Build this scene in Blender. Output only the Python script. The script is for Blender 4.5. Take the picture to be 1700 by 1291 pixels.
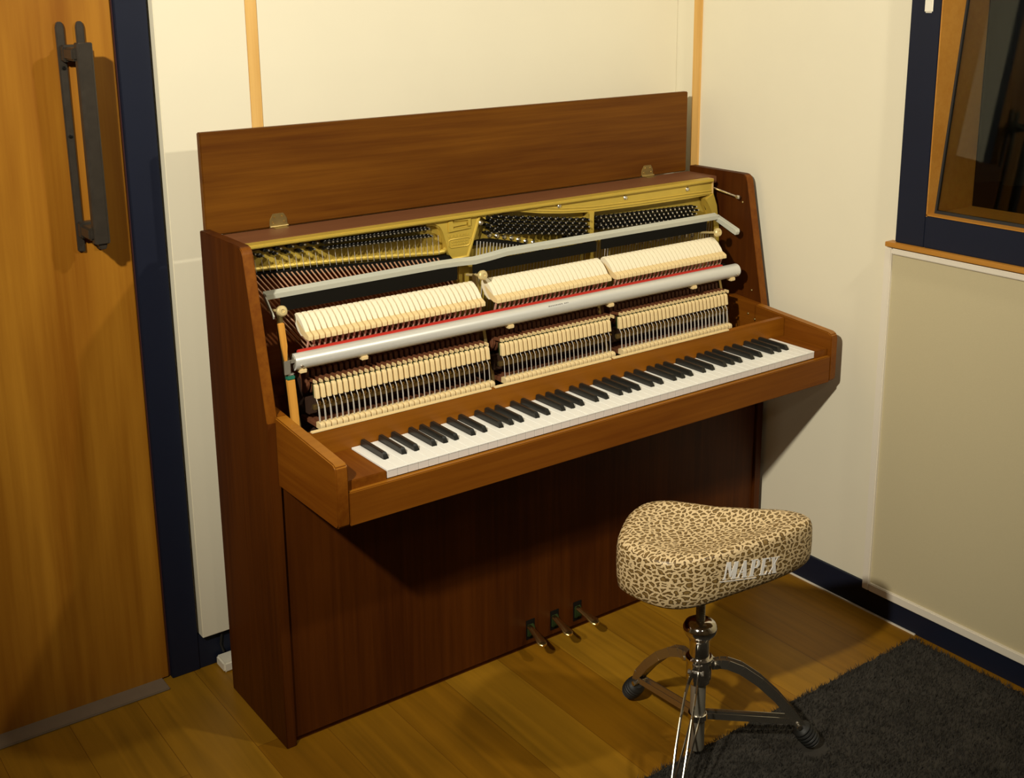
import bpy, bmesh, math, random
from mathutils import Vector, Matrix
from mathutils.bvhtree import BVHTree

for o in list(bpy.data.objects):
    bpy.data.objects.remove(o)
S = bpy.context.scene
COL = S.collection
PI = math.pi
random.seed(7)

# ------------------------------------------------------------------ camera
yaw, pitch, roll = math.radians(-35.4703), math.radians(-14.014), math.radians(-0.6722)
Fv = Vector((-math.sin(yaw)*math.cos(pitch), math.cos(yaw)*math.cos(pitch), math.sin(pitch)))
Rv = Fv.cross(Vector((0, 0, 1))).normalized()
Uv = Rv.cross(Fv)
Rv, Uv = Rv*math.cos(roll)+Uv*math.sin(roll), -Rv*math.sin(roll)+Uv*math.cos(roll)
cd = bpy.data.cameras.new('camera')
cam = bpy.data.objects.new('camera', cd)
COL.objects.link(cam)
cam.matrix_world = Matrix(((Rv.x, Uv.x, -Fv.x, -1.0544), (Rv.y, Uv.y, -Fv.y, -1.8594), (Rv.z, Uv.z, -Fv.z, 1.6146), (0, 0, 0, 1)))
cd.sensor_fit = 'HORIZONTAL'
cd.sensor_width = 36
cd.lens = 1977.36/1700*36
cd.shift_x = (850-831.39)/1700
cd.shift_y = -(645.5-462.46)/1700
cd.clip_start = 0.02
S.camera = cam

# ------------------------------------------------------------------ world, lights, exposure
S.view_settings.view_transform = 'Standard'
S.view_settings.look = 'None'
S.view_settings.gamma = 1
S.view_settings.use_curve_mapping = False
S.view_settings.exposure = 0.0
w = bpy.data.worlds.new('world')
S.world = w
w.use_nodes = True
w.node_tree.nodes['Background'].inputs[0].default_value = (0.02, 0.018, 0.014, 1)
w.node_tree.nodes['Background'].inputs[1].default_value = 0.3


def spot(name, loc, target, energy, color, cone, blend, radius):
    l = bpy.data.lights.new(name, 'SPOT')
    l.energy = energy
    l.color = color
    l.spot_size = math.radians(cone)
    l.spot_blend = blend
    l.shadow_soft_size = radius
    o = bpy.data.objects.new(name, l)
    COL.objects.link(o)
    o.location = loc
    o.rotation_euler = (Vector(target)-Vector(loc)).to_track_quat('-Z', 'Y').to_euler()
    return o


WARM = (1.0, 0.92, 0.75)
spot('ceiling_spot_light', (-1.70, -1.25, 2.40), (0.95, 0.50, 1.25), 375, WARM, 78, 1.0, 0.05)
spot('ceiling_spot_light', (1.05, -1.37, 2.40), (0.30, 0.66, 1.05), 75, WARM, 96, 1.0, 0.05)
spot('ceiling_spot_light', (-0.45, -2.4, 2.45), (0.1, -1.0, 0.0), 10, WARM, 120, 1.0, 0.08)

# ------------------------------------------------------------------ materials


def newmat(name):
    m = bpy.data.materials.new(name)
    m.use_nodes = True
    nt = m.node_tree
    return m, nt, nt.nodes['Principled BSDF']


def plain(name, col, rough=0.5, metal=0.0, spec=0.5, var=0.0, scale=40, bump=0.0, coat=0.0):
    m, nt, b = newmat(name)
    b.inputs['Base Color'].default_value = (*col, 1)
    b.inputs['Roughness'].default_value = rough
    b.inputs['Metallic'].default_value = metal
    b.inputs['Specular IOR Level'].default_value = spec
    b.inputs['Coat Weight'].default_value = coat
    tc = nt.nodes.new('ShaderNodeTexCoord')
    n = nt.nodes.new('ShaderNodeTexNoise')
    n.inputs['Scale'].default_value = scale
    n.inputs['Detail'].default_value = 5
    nt.links.new(tc.outputs['Object'], n.inputs['Vector'])
    if var:
        mx = nt.nodes.new('ShaderNodeMix')
        mx.data_type = 'RGBA'
        mx.inputs[6].default_value = (*[c*(1-var) for c in col], 1)
        mx.inputs[7].default_value = (*[min(1, c*(1+var)) for c in col], 1)
        nt.links.new(n.outputs['Fac'], mx.inputs[0])
        nt.links.new(mx.outputs[2], b.inputs['Base Color'])
    if bump:
        bp = nt.nodes.new('ShaderNodeBump')
        bp.inputs['Strength'].default_value = bump
        bp.inputs['Distance'].default_value = 0.002
        nt.links.new(n.outputs['Fac'], bp.inputs['Height'])
        nt.links.new(bp.outputs[0], b.inputs['Normal'])
    return m


def wood(name, dark, light, axis='z', rough=0.4, fine=70, broad=6, spec=0.4, contrast=0.25, coat=0.0):
    m, nt, b = newmat(name)
    tc = nt.nodes.new('ShaderNodeTexCoord')
    mp = nt.nodes.new('ShaderNodeMapping')
    sc = [fine]*3
    sc['xyz'.index(axis)] = fine*0.03
    mp.inputs['Scale'].default_value = sc
    nt.links.new(tc.outputs['Object'], mp.inputs[0])
    n1 = nt.nodes.new('ShaderNodeTexNoise')
    n1.inputs['Scale'].default_value = 1
    n1.inputs['Detail'].default_value = 6
    n1.inputs['Roughness'].default_value = 0.65
    nt.links.new(mp.outputs[0], n1.inputs['Vector'])
    mp2 = nt.nodes.new('ShaderNodeMapping')
    sc = [broad]*3
    sc['xyz'.index(axis)] = broad*0.22
    mp2.inputs['Scale'].default_value = sc
    nt.links.new(tc.outputs['Object'], mp2.inputs[0])
    n2 = nt.nodes.new('ShaderNodeTexNoise')
    n2.inputs['Scale'].default_value = 1
    n2.inputs['Detail'].default_value = 3
    n2.inputs['Distortion'].default_value = 0.6
    nt.links.new(mp2.outputs[0], n2.inputs['Vector'])
    mm = nt.nodes.new('ShaderNodeMath')
    mm.operation = 'ADD'
    nt.links.new(n1.outputs['Fac'], mm.inputs[0])
    nt.links.new(n2.outputs['Fac'], mm.inputs[1])
    r = nt.nodes.new('ShaderNodeMapRange')
    r.inputs['From Min'].default_value = 1.0-contrast
    r.inputs['From Max'].default_value = 1.0+contrast
    nt.links.new(mm.outputs[0], r.inputs['Value'])
    mx = nt.nodes.new('ShaderNodeMix')
    mx.data_type = 'RGBA'
    mx.inputs[6].default_value = (*dark, 1)
    mx.inputs[7].default_value = (*light, 1)
    nt.links.new(r.outputs[0], mx.inputs[0])
    nt.links.new(mx.outputs[2], b.inputs['Base Color'])
    b.inputs['Roughness'].default_value = rough
    b.inputs['Specular IOR Level'].default_value = spec
    b.inputs['Coat Weight'].default_value = coat
    b.inputs['Coat Roughness'].default_value = 0.25
    bp = nt.nodes.new('ShaderNodeBump')
    bp.inputs['Strength'].default_value = 0.08
    bp.inputs['Distance'].default_value = 0.001
    nt.links.new(n1.outputs['Fac'], bp.inputs['Height'])
    nt.links.new(bp.outputs[0], b.inputs['Normal'])
    return m


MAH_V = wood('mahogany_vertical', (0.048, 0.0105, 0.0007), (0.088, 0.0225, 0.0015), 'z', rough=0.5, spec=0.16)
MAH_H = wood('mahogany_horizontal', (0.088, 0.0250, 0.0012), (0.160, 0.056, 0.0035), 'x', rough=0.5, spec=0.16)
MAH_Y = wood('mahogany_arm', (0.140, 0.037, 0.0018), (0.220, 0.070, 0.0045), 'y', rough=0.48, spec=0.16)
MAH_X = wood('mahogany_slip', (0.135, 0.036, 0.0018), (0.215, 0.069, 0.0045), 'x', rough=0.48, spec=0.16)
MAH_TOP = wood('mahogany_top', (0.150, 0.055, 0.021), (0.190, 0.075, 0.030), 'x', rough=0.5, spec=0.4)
EDGE_LIT = wood('lit_solid_wood_edge', (0.26, 0.095, 0.006), (0.36, 0.14, 0.012), 'x', rough=0.35, spec=0.35)  # solid top edges, light from above put into their colour
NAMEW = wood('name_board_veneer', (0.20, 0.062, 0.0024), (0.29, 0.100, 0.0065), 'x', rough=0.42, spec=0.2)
PALE_WOOD = wood('pale_spruce', (0.62, 0.40, 0.15), (0.80, 0.56, 0.26), 'z', rough=0.6)
PINE = wood('pine_strip', (0.60, 0.32, 0.075), (0.76, 0.47, 0.15), 'z', rough=0.6)
STICK = wood('orange_stick', (0.55, 0.23, 0.03), (0.75, 0.36, 0.06), 'z', rough=0.5)
MAPLE = plain('maple_action', (0.80, 0.62, 0.32), 0.6, var=0.08, scale=60)
MAPLE_D = plain('maple_shank', (0.50, 0.30, 0.22), 0.6, var=0.1, scale=60)
BUTT = plain('dark_butt_wood', (0.16, 0.055, 0.022), 0.6, var=0.25, scale=80)
FELT_W = plain('hammer_felt_white', (0.88, 0.80, 0.60), 0.95, var=0.05, scale=200, spec=0.1)
FELT_R = plain('red_felt', (0.55, 0.045, 0.030), 0.95, var=0.1, scale=200, spec=0.05)
FELT_G = plain('green_felt', (0.025, 0.040, 0.012), 0.95, spec=0.05)
FELT_K = plain('black_felt', (0.010, 0.009, 0.007), 0.95, var=0.2, scale=200, spec=0.05)
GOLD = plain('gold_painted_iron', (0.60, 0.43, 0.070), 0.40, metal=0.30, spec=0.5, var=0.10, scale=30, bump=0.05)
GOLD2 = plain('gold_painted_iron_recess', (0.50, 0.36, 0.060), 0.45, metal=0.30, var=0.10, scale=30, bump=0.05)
BRASS = plain('brass', (0.78, 0.58, 0.22), 0.25, metal=1.0)
KNOB = plain('satin_brass', (0.72, 0.58, 0.28), 0.45, metal=0.4)
BRASS_D = plain('aged_brass', (0.40, 0.30, 0.12), 0.38, metal=0.9, var=0.2, scale=60)
STEEL = plain('bright_steel', (0.75, 0.72, 0.66), 0.25, metal=1.0)
PIN = plain('blued_steel', (0.035, 0.033, 0.030), 0.28, metal=0.8)
PINTIP = plain('pin_tip_steel', (0.75, 0.72, 0.65), 0.25, metal=0.9)
CHROME = plain('chrome', (0.80, 0.77, 0.72), 0.10, metal=1.0)
CHROME_D = plain('dark_chrome', (0.40, 0.37, 0.30), 0.34, metal=0.6)
CHROME_L = plain('leg_chrome', (0.60, 0.56, 0.48), 0.18, metal=0.95)
ALU = plain('silver_painted_tube', (0.70, 0.70, 0.66), 0.36, metal=0.30, spec=0.5)
RAILGREY = plain('grey_green_steel_rail', (0.62, 0.63, 0.54), 0.5, metal=0.15)
COPPER = plain('copper_wound_string', (0.80, 0.46, 0.28), 0.45, metal=0.4)
WIRE = plain('steel_wire', (0.62, 0.59, 0.54), 0.4, metal=0.35)
BROWN_D = plain('dark_brown_interior', (0.035, 0.014, 0.006), 0.7, var=0.2, scale=20)
SOUND = wood('soundboard', (0.30, 0.085, 0.022), (0.45, 0.15, 0.035), 'x', rough=0.5)
IVORY = plain('white_key_plastic', (0.90, 0.90, 0.86), 0.25, spec=0.5)
KEYFRONT = plain('key_front_plastic', (0.74, 0.68, 0.64), 0.35)
EBONY = plain('black_key_plastic', (0.016, 0.016, 0.014), 0.28)
RUBBER = plain('black_rubber', (0.012, 0.012, 0.011), 0.55)
WALL = plain('cream_wall_paint', (0.80, 0.748, 0.585), 0.85, var=0.02, scale=8, spec=0.2, bump=0.03)
CEIL = plain('ceiling_paint', (0.50, 0.46, 0.38), 0.9, var=0.02, scale=5)
NAVY = plain('navy_gloss_paint', (0.009, 0.012, 0.026), 0.5, spec=0.25, var=0.08, scale=12)
WHITE_TRIM = plain('cream_trim_paint', (0.80, 0.74, 0.62), 0.55, spec=0.4)
FABRIC = plain('olive_beige_fabric', (0.56, 0.49, 0.31), 0.9, spec=0.1, var=0.05, scale=500)
THRESH = plain('taupe_threshold', (0.20, 0.15, 0.10), 0.7, var=0.1, scale=30)
PLASTIC = plain('white_plastic', (0.80, 0.76, 0.64), 0.4)
BRONZE = plain('bronzed_iron', (0.055, 0.045, 0.034), 0.42, metal=0.5, var=0.3, scale=50, bump=0.1)
DOORWOOD = wood('door_veneer', (0.25, 0.088, 0.005), (0.43, 0.19, 0.016), 'z', rough=0.38, fine=26, broad=6, contrast=0.27)
REDSEAL = plain('dark_red_seal', (0.05, 0.008, 0.004), 0.7)
OAK_E = wood('window_reveal_oak', (0.42, 0.17, 0.018), (0.50, 0.23, 0.035), 'y', rough=0.45)
PRINT_W = plain('white_print', (0.95, 0.92, 0.88), 0.6)
PRINT_K = plain('grey_print', (0.18, 0.17, 0.16), 0.6)
DARKWALL = plain('dark_booth_wall', (0.02, 0.018, 0.015), 0.8)
CURTAIN = plain('grey_green_curtain', (0.10, 0.105, 0.08), 0.9, var=0.1, scale=10)


def leopard():
    m, nt, b = newmat('leopard_print_vinyl')
    N, L = nt.nodes, nt.links
    tc = N.new('ShaderNodeTexCoord')
    mp = N.new('ShaderNodeMapping')
    mp.inputs['Scale'].default_value = (66, 104, 1)
    mp.inputs['Rotation'].default_value = (0, 0, .12)
    L.new(tc.outputs['UV'], mp.inputs[0])
    nz = N.new('ShaderNodeTexNoise')
    nz.inputs['Scale'].default_value = 0.9
    nz.inputs['Detail'].default_value = 3
    L.new(mp.outputs[0], nz.inputs['Vector'])
    vm = N.new('ShaderNodeVectorMath')
    vm.operation = 'MULTIPLY_ADD'
    vm.inputs[1].default_value = (1.5, 1.5, 0)
    L.new(nz.outputs['Color'], vm.inputs[0])
    L.new(mp.outputs[0], vm.inputs[2])
    v = N.new('ShaderNodeTexVoronoi')
    v.voronoi_dimensions = '2D'
    v.feature = 'DISTANCE_TO_EDGE'
    v.inputs['Scale'].default_value = 1.0
    v.inputs['Randomness'].default_value = 0.85
    L.new(vm.outputs[0], v.inputs['Vector'])
    r = N.new('ShaderNodeValToRGB')
    e = r.color_ramp.elements
    e[0].position = 0.15
    e[0].color = (0.74, 0.56, 0.31, 1)
    e[1].position = 0.185
    e[1].color = (0.085, 0.045, 0.010, 1)
    k = e.new(0.25)
    k.color = (0.10, 0.055, 0.014, 1)
    k = e.new(0.40)
    k.color = (0.26, 0.16, 0.05, 1)
    L.new(v.outputs['Distance'], r.inputs[0])
    L.new(r.outputs[0], b.inputs['Base Color'])
    b.inputs['Roughness'].default_value = 0.42
    b.inputs['Specular IOR Level'].default_value = 0.45
    return m


LEO = leopard()


def floor_mat():
    m, nt, b = newmat('oak_floorboards')
    N, L = nt.nodes, nt.links
    tc = N.new('ShaderNodeTexCoord')
    mp = N.new('ShaderNodeMapping')
    mp.inputs['Rotation'].default_value = (0, 0, PI/2)
    mp.inputs['Location'].default_value = (0.31, 0.020, 0)
    L.new(tc.outputs['Object'], mp.inputs[0])
    br = N.new('ShaderNodeTexBrick')
    br.inputs['Scale'].default_value = 1.0
    br.inputs['Brick Width'].default_value = 1.7
    br.inputs['Row Height'].default_value = 0.155
    br.inputs['Mortar Size'].default_value = 0.0008
    br.inputs['Mortar Smooth'].default_value = 0.3
    br.offset = 0.37
    br.inputs['Color1'].default_value = (0.235, 0.100, 0.0035, 1)
    br.inputs['Color2'].default_value = (0.33, 0.165, 0.010, 1)
    br.inputs['Mortar'].default_value = (0.15, 0.058, 0.003, 1)
    L.new(mp.outputs[0], br.inputs['Vector'])
    mp2 = N.new('ShaderNodeMapping')
    mp2.inputs['Scale'].default_value = (34, 1.6, 1)
    L.new(tc.outputs['Object'], mp2.inputs[0])
    n = N.new('ShaderNodeTexNoise')
    n.inputs['Scale'].default_value = 1.0
    n.inputs['Detail'].default_value = 6
    n.inputs['Distortion'].default_value = 0.8
    L.new(mp2.outputs[0], n.inputs['Vector'])
    n2 = N.new('ShaderNodeTexNoise')
    n2.inputs['Scale'].default_value = 3.0
    L.new(tc.outputs['Object'], n2.inputs['Vector'])
    ad = N.new('ShaderNodeMath')
    L.new(n.outputs['Fac'], ad.inputs[0])
    L.new(n2.outputs['Fac'], ad.inputs[1])
    mr = N.new('ShaderNodeMapRange')
    mr.inputs['From Min'].default_value = 0.7
    mr.inputs['From Max'].default_value = 1.3
    mr.inputs['To Min'].default_value = 0.68
    mr.inputs['To Max'].default_value = 1.22
    L.new(ad.outputs[0], mr.inputs[0])
    sc = N.new('ShaderNodeVectorMath')
    sc.operation = 'SCALE'
    L.new(br.outputs['Color'], sc.inputs[0])
    L.new(mr.outputs[0], sc.inputs['Scale'])
    # knots
    v = N.new('ShaderNodeTexVoronoi')
    v.inputs['Scale'].default_value = 2.3
    L.new(tc.outputs['Object'], v.inputs['Vector'])
    kr = N.new('ShaderNodeMapRange')
    kr.inputs['From Min'].default_value = 0.015
    kr.inputs['From Max'].default_value = 0.05
    L.new(v.outputs['Distance'], kr.inputs[0])
    mx = N.new('ShaderNodeMix')
    mx.data_type = 'RGBA'
    mx.inputs[6].default_value = (0.05, 0.016, 0.004, 1)
    L.new(kr.outputs[0], mx.inputs[0])
    L.new(sc.outputs[0], mx.inputs[7])
    L.new(mx.outputs[2], b.inputs['Base Color'])
    b.inputs['Roughness'].default_value = 0.42
    b.inputs['Specular IOR Level'].default_value = 0.35
    return m


FLOOR = floor_mat()
RUGM = plain('charcoal_pile', (0.055, 0.050, 0.043), 0.95, spec=0.1, var=0.45, scale=14)
m, nt, b = newmat('window_glass')
b.inputs['Base Color'].default_value = (0.75, 0.78, 0.72, 1)
b.inputs['Roughness'].default_value = 0.02
b.inputs['Transmission Weight'].default_value = 1.0
b.inputs['IOR'].default_value = 1.32
GLASS = m

# ------------------------------------------------------------------ mesh helper


class MB:
    def __init__(s):
        s.bm = bmesh.new()

    def _bev(s, verts, bevel, seg=2):
        if bevel:
            es = list({e for v in verts for e in v.link_edges})
            bmesh.ops.bevel(s.bm, geom=es, offset=bevel, segments=seg, affect='EDGES', clamp_overlap=True)

    def box(s, x0, x1, y0, y1, z0, z1, bevel=0, rot=None, piv=None):
        vs = [s.bm.verts.new((x, y, z)) for x in (x0, x1) for y in (y0, y1) for z in (z0, z1)]
        for f in ((0, 1, 3, 2), (4, 6, 7, 5), (0, 4, 5, 1), (2, 3, 7, 6), (0, 2, 6, 4), (1, 5, 7, 3)):
            s.bm.faces.new([vs[i] for i in f])
        if rot:
            c = Vector(piv) if piv else Vector(((x0+x1)/2, (y0+y1)/2, (z0+z1)/2))
            for v in vs:
                v.co = rot @ (v.co-c)+c
        s._bev(vs, bevel)
        return s

    def prism(s, pts, axis, a0, a1, bevel=0, seg=2):
        def P(p, a):
            return {'x': (a, p[0], p[1]), 'y': (p[0], a, p[1]), 'z': (p[0], p[1], a)}[axis]
        A = [s.bm.verts.new(P(p, a0)) for p in pts]
        B = [s.bm.verts.new(P(p, a1)) for p in pts]
        s.bm.faces.new(A)
        s.bm.faces.new(B[::-1])
        n = len(pts)
        for i in range(n):
            s.bm.faces.new((A[i], B[i], B[(i+1) % n], A[(i+1) % n]))
        s._bev(A+B, bevel, seg)
        return s

    def tube(s, pts, r, seg=10, caps=True):
        pts = [Vector(p) for p in pts]
        rs = r if isinstance(r, (list, tuple)) else [r]*len(pts)
        rings = []
        up = None
        for i, p in enumerate(pts):
            d = (pts[min(i+1, len(pts)-1)]-pts[max(i-1, 0)]).normalized()
            if up is None:
                up = Vector((0, 0, 1)) if abs(d.z) < .9 else Vector((1, 0, 0))
            a = d.cross(up).normalized()
            up = a.cross(d).normalized()
            rings.append([s.bm.verts.new(p+(a*math.cos(2*PI*k/seg)+up*math.sin(2*PI*k/seg))*rs[i]) for k in range(seg)])
        for A, B in zip(rings, rings[1:]):
            for k in range(seg):
                s.bm.faces.new((A[k], A[(k+1) % seg], B[(k+1) % seg], B[k]))
        if caps:
            s.bm.faces.new(rings[0][::-1])
            s.bm.faces.new(rings[-1])
        return s

    def lathe(s, prof, o=(0, 0, 0), d=(0, 0, 1), seg=20):
        # prof: (radius, distance along d)
        d = Vector(d).normalized()
        o = Vector(o)
        a = d.orthogonal().normalized()
        c = d.cross(a)
        rings = []
        for r, h in prof:
            if r < 1e-6:
                rings.append([s.bm.verts.new(o+d*h)])
            else:
                rings.append([s.bm.verts.new(o+d*h+(a*math.cos(2*PI*k/seg)+c*math.sin(2*PI*k/seg))*r) for k in range(seg)])
        for A, B in zip(rings, rings[1:]):
            for k in range(seg):
                q = [A[k % len(A)], A[(k+1) % seg % len(A)], B[(k+1) % seg % len(B)], B[k % len(B)]]
                u = []
                for v in q:
                    if v not in u:
                        u.append(v)
                if len(u) > 2:
                    s.bm.faces.new(u)
        for R_ in (rings[0], rings[-1]):
            if len(R_) > 2:
                try:
                    s.bm.faces.new(R_)
                except ValueError:
                    pass
        return s

    def build(s, name, mat, parent=None, smooth=35, loc=None):
        bmesh.ops.recalc_face_normals(s.bm, faces=s.bm.faces)
        me = bpy.data.meshes.new(name)
        s.bm.to_mesh(me)
        s.bm.free()
        mats = mat if isinstance(mat, (list, tuple)) else [mat]
        for q in mats:
            me.materials.append(q)
        if smooth:
            me.shade_smooth()
            me.set_sharp_from_angle(angle=math.radians(smooth))
        o = bpy.data.objects.new(name, me)
        COL.objects.link(o)
        if parent:
            o.parent = parent
            if parent.type == 'EMPTY':
                o.location = -parent.location
        if loc:
            o.location = loc
        return o


def thing(name, label, cat, loc=(0, 0, 0), group=None):
    o = bpy.data.objects.new(name, None)
    o.empty_display_size = 0.05
    COL.objects.link(o)
    o.location = loc
    o['label'] = label
    o['category'] = cat
    if group:
        o['group'] = group
    return o


def struct(o):
    o['kind'] = 'structure'
    return o


def lab(o, t):
    o['label'] = t
    return o


def box(name, mat, b, parent=None, bevel=0):
    return MB().box(*b, bevel=bevel).build(name, mat, parent)


def dup(o, dx=0, dy=0, dz=0):
    c = o.copy()
    COL.objects.link(c)
    c.location = o.location+Vector((dx, dy, dz))
    for ch in o.children:
        d = ch.copy()
        COL.objects.link(d)
        d.parent = c
    return c


def lerp(a, b, t):
    return a+(b-a)*t


# ------------------------------------------------------------------ room
WX, WY = 1.368, 0.66
RX0, RX1, RY0, RY1, CZ = -2.7, 1.43, -3.2, 0.80, 2.62
struct(box('floor', FLOOR, (RX0, RX1+.1, RY0, RY1, -0.05, 0)))
struct(box('ceiling', CEIL, (RX0, RX1+.1, RY0, RY1, CZ, CZ+.05)))
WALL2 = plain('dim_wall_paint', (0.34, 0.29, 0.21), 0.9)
struct(box('wall_left', WALL2, (RX0-.05, RX0, RY0, RY1, 0, CZ)))
struct(box('wall_front', WALL2, (RX0, RX1+.1, RY0-.05, RY0, 0, CZ)))
# back wall: plaster behind plus two raised boards
wb = MB()
wb.box(-0.228, WX, 0.695, RY1, 0, CZ)
wb.box(RX0, -1.27, 0.695, RY1, 0, CZ)
wb.box(-1.27, -0.228, 0.695, RY1, 2.12, CZ)
wb.box(-0.152, 0.0565, WY, 0.695, 0.088, CZ, bevel=.0015)
wb.box(0.0825, WX, WY, 0.695, 0.088, CZ, bevel=.0015)
struct(wb.build('wall_back', WALL, smooth=0))
# pine joint strips
struct(box('trim_1', PINE, (0.0565, 0.0825, 0.6585, 0.695, 0.088, CZ)))
struct(box('trim_2', PINE, (1.361, 1.37, 0.5605, 0.588, 0.088, CZ)))
# right wall with the window opening
WYA, WYB, WZA, WZB = -0.95, -0.205, 1.068, 1.95
wr = MB()
wr.box(WX, RX1, WYB, RY1, 0, CZ)
wr.box(WX, RX1, RY0, WYA, 0, CZ)
wr.box(WX, RX1, WYA, WYB, 0, WZA)
wr.box(WX, RX1, WYA, WYB, WZB, CZ)
struct(wr.build('wall_right', WALL, smooth=0))
# baseboards
struct(box('baseboard_back', NAVY, (-0.159, 1.36, 0.678, 0.696, 0, 0.088), bevel=.0015))
struct(box('baseboard_right', NAVY, (1.358, 1.3685, RY0, WY, 0, 0.076), bevel=.0015))
struct(box('trim_3', WHITE_TRIM, (1.353, 1.3585, -0.262, 0.62, 0, 0.003)))
# door, casing, threshold
door = box('door_1', DOORWOOD, (-1.17, -0.2335, 0.6850, 0.725, 0.004, 2.05), bevel=.002)
struct(door)
seal = box('door_seal', REDSEAL, (-0.2335, -0.2285, 0.690, 0.725, 0.004, 2.05), door)
lab(seal, 'thin dark red seal along the door edge')
cs = MB()
cs.box(-0.2285, -0.159, 0.6755, 0.700, 0, 2.12, bevel=.0015)
cs.box(-1.27, -1.175, 0.6755, 0.700, 0, 2.12, bevel=.0015)
cs.box(-1.175, -0.2285, 0.6755, 0.700, 2.055, 2.12, bevel=.0015)
struct(cs.build('trim_4', NAVY))
struct(box('trim_5', THRESH, (-1.175, -0.250, 0.634, 0.690, 0, 0.006), bevel=.002))
# door handle (part of the door)
h = MB()
h.prism([(-.349, 1.067), (-.334, 1.065), (-.3345, 1.535), (-.338, 1.545), (-.347, 1.545), (-.351, 1.535)], 'y', .676, .685, bevel=.0015)
hp = h.build('handle_plate', BRONZE, door)
dup(hp, dx=.0405)
for zz in (1.118, 1.312, 1.452):
    MB().lathe([(0, 0), (.004, 0), (.004, .0025), (0, .0035)], (-.3425, .676, zz), (0, -1, 0), 12).build('screw', PIN, hp)
g = MB()
g.prism([(-.333, .590), (-.309, .590), (-.305, .594), (-.305, .612), (-.309, .616), (-.333, .616), (-.337, .612), (-.337, .594)], 'z', 1.094, 1.505, bevel=.0015)
g.prism([(-.330, 1.0945), (-.310, 1.0945), (-.314, 1.082), (-.326, 1.082)], 'y', .596, .610, bevel=.001)
gr = g.build('handle_grip', BRONZE, door)
for z0, z1 in ((1.465, 1.499), (1.098, 1.132)):
    q = MB()
    q.box(-.346, -.312, .60, .664, z0+.004, z1-.004, bevel=.004)
    q.box(-.347, -.295, .655, .680, z0, z1, bevel=.003)
    q.build('handle_bracket', BRONZE, door)

# window in the right wall
fr = MB()
fr.box(1.350, WX, WYB-.0, -0.125, 0.994, 2.03, bevel=.002)
fr.box(1.350, WX, WYA-.08, WYA, 0.994, 2.03, bevel=.002)
fr.box(1.350, WX, WYA, WYB, 0.994, WZA+.002, bevel=.002)
fr.box(1.350, WX, WYA, WYB, WZB, 2.03, bevel=.002)
win = fr.build('window_1', NAVY)
struct(win)
rv = MB()
rv.box(1.3505, 1.53, WYB-.003, WYB-.0002, WZA, WZB)
rv.box(1.3505, 1.53, WYA+.0002, WYA+.004, WZA, WZB)
rv.box(1.3505, 1.53, WYA, WYB, WZA+.0022, WZA+.005)
rv.box(1.3505, 1.53, WYA, WYB, WZB-.004, WZB-.0002)
lab(rv.build('window_reveal', OAK_E, win, smooth=0), 'orange wooden lining of the window opening')
bd = MB()
g0, g1 = 1.378, 1.485     # the pane leans away towards the top
bd.prism([(g0, WZA+.004), (g0+.008, WZA+.004), (g1+.008, WZB-.004), (g1, WZB-.004)], 'y', WYB-.008, WYB-.003, 0)
bd.prism([(g0, WZA+.004), (g0+.010, WZA+.004), (g0+.0115, WZA+.012), (g0+.0015, WZA+.012)], 'y', WYA, WYB, 0)
bd.build('window_gasket', RUBBER, win)
gp = MB()
gp.prism([(g0+.003, WZA+.004), (g0+.007, WZA+.004), (g1+.007, WZB-.004), (g1+.003, WZB-.004)], 'y', WYA+.002, WYB-.002, 0)
gp.build('window_pane', GLASS, win, smooth=0)
MB().box(1.3455, 1.352, -.184, -.1625, 1.534, 1.66, bevel=.003).build('window_catch', PLASTIC, win)
struct(box('trim_6', OAK_E, (1.338, 1.369, -1.1, -0.106, 0.982, 0.9935), bevel=.001))
# dark booth behind the window
bt = MB()
bt.box(2.9, 2.95, -2.5, 1.2, 0, CZ)
bt.box(1.531, 2.9, 1.15, 1.2, 0, CZ)
bt.box(1.531, 2.9, -2.5, -2.45, 0, CZ)
bt.box(1.531, 2.95, -2.5, 1.2, -.05, 0)
bt.box(1.531, 2.95, -2.5, 1.2, CZ, CZ+.05)
struct(bt.build('wall_booth', DARKWALL, smooth=0))
ct = thing('curtain', 'grey green curtain hanging in the dark booth behind the window', 'curtain', (2.6, .0, 0))
cv = MB()
pts = []
for i in range(41):
    t = i/40
    pts.append((lerp(-.10, .42, t), 2.55+.03*math.sin(t*30)))
A = [cv.bm.verts.new((p[1], p[0], .95)) for p in pts]
B = [cv.bm.verts.new((p[1], p[0], 2.5)) for p in pts]
for i in range(40):
    cv.bm.faces.new((A[i], A[i+1], B[i+1], B[i]))
fo = cv.build('fabric', CURTAIN, ct)
sm = fo.modifiers.new('thick', 'SOLIDIFY')
sm.thickness = .004
MB().tube([(2.55, -.2, 2.52), (2.55, .5, 2.52)], .012).build('curtain_rail', PIN, ct)

# framed fabric panel under the window
pn = thing('wall_panel', 'large olive beige fabric panel in a cream frame under the window', 'wall panel', (1.355, -.6, .07))
PY0, PY1, PZ0, PZ1 = -1.25, -0.101, 0.066, 0.978
q = MB()
q.box(1.345, 1.368, PY1-.020, PY1, PZ0, PZ1, bevel=.002)
q.box(1.345, 1.368, PY0, PY0+.020, PZ0, PZ1, bevel=.002)
q.box(1.345, 1.368, PY0+.02, PY1-.02, PZ1-.014, PZ1, bevel=.002)
q.box(1.345, 1.368, PY0+.02, PY1-.02, PZ0, PZ0+.022, bevel=.002)
lab(q.build('panel_frame', WHITE_TRIM, pn), 'thin cream frame')
box('fabric', FABRIC, (1.353, 1.366, PY0+.02, PY1-.02, PZ0+.02, PZ1-.012), pn)

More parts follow.
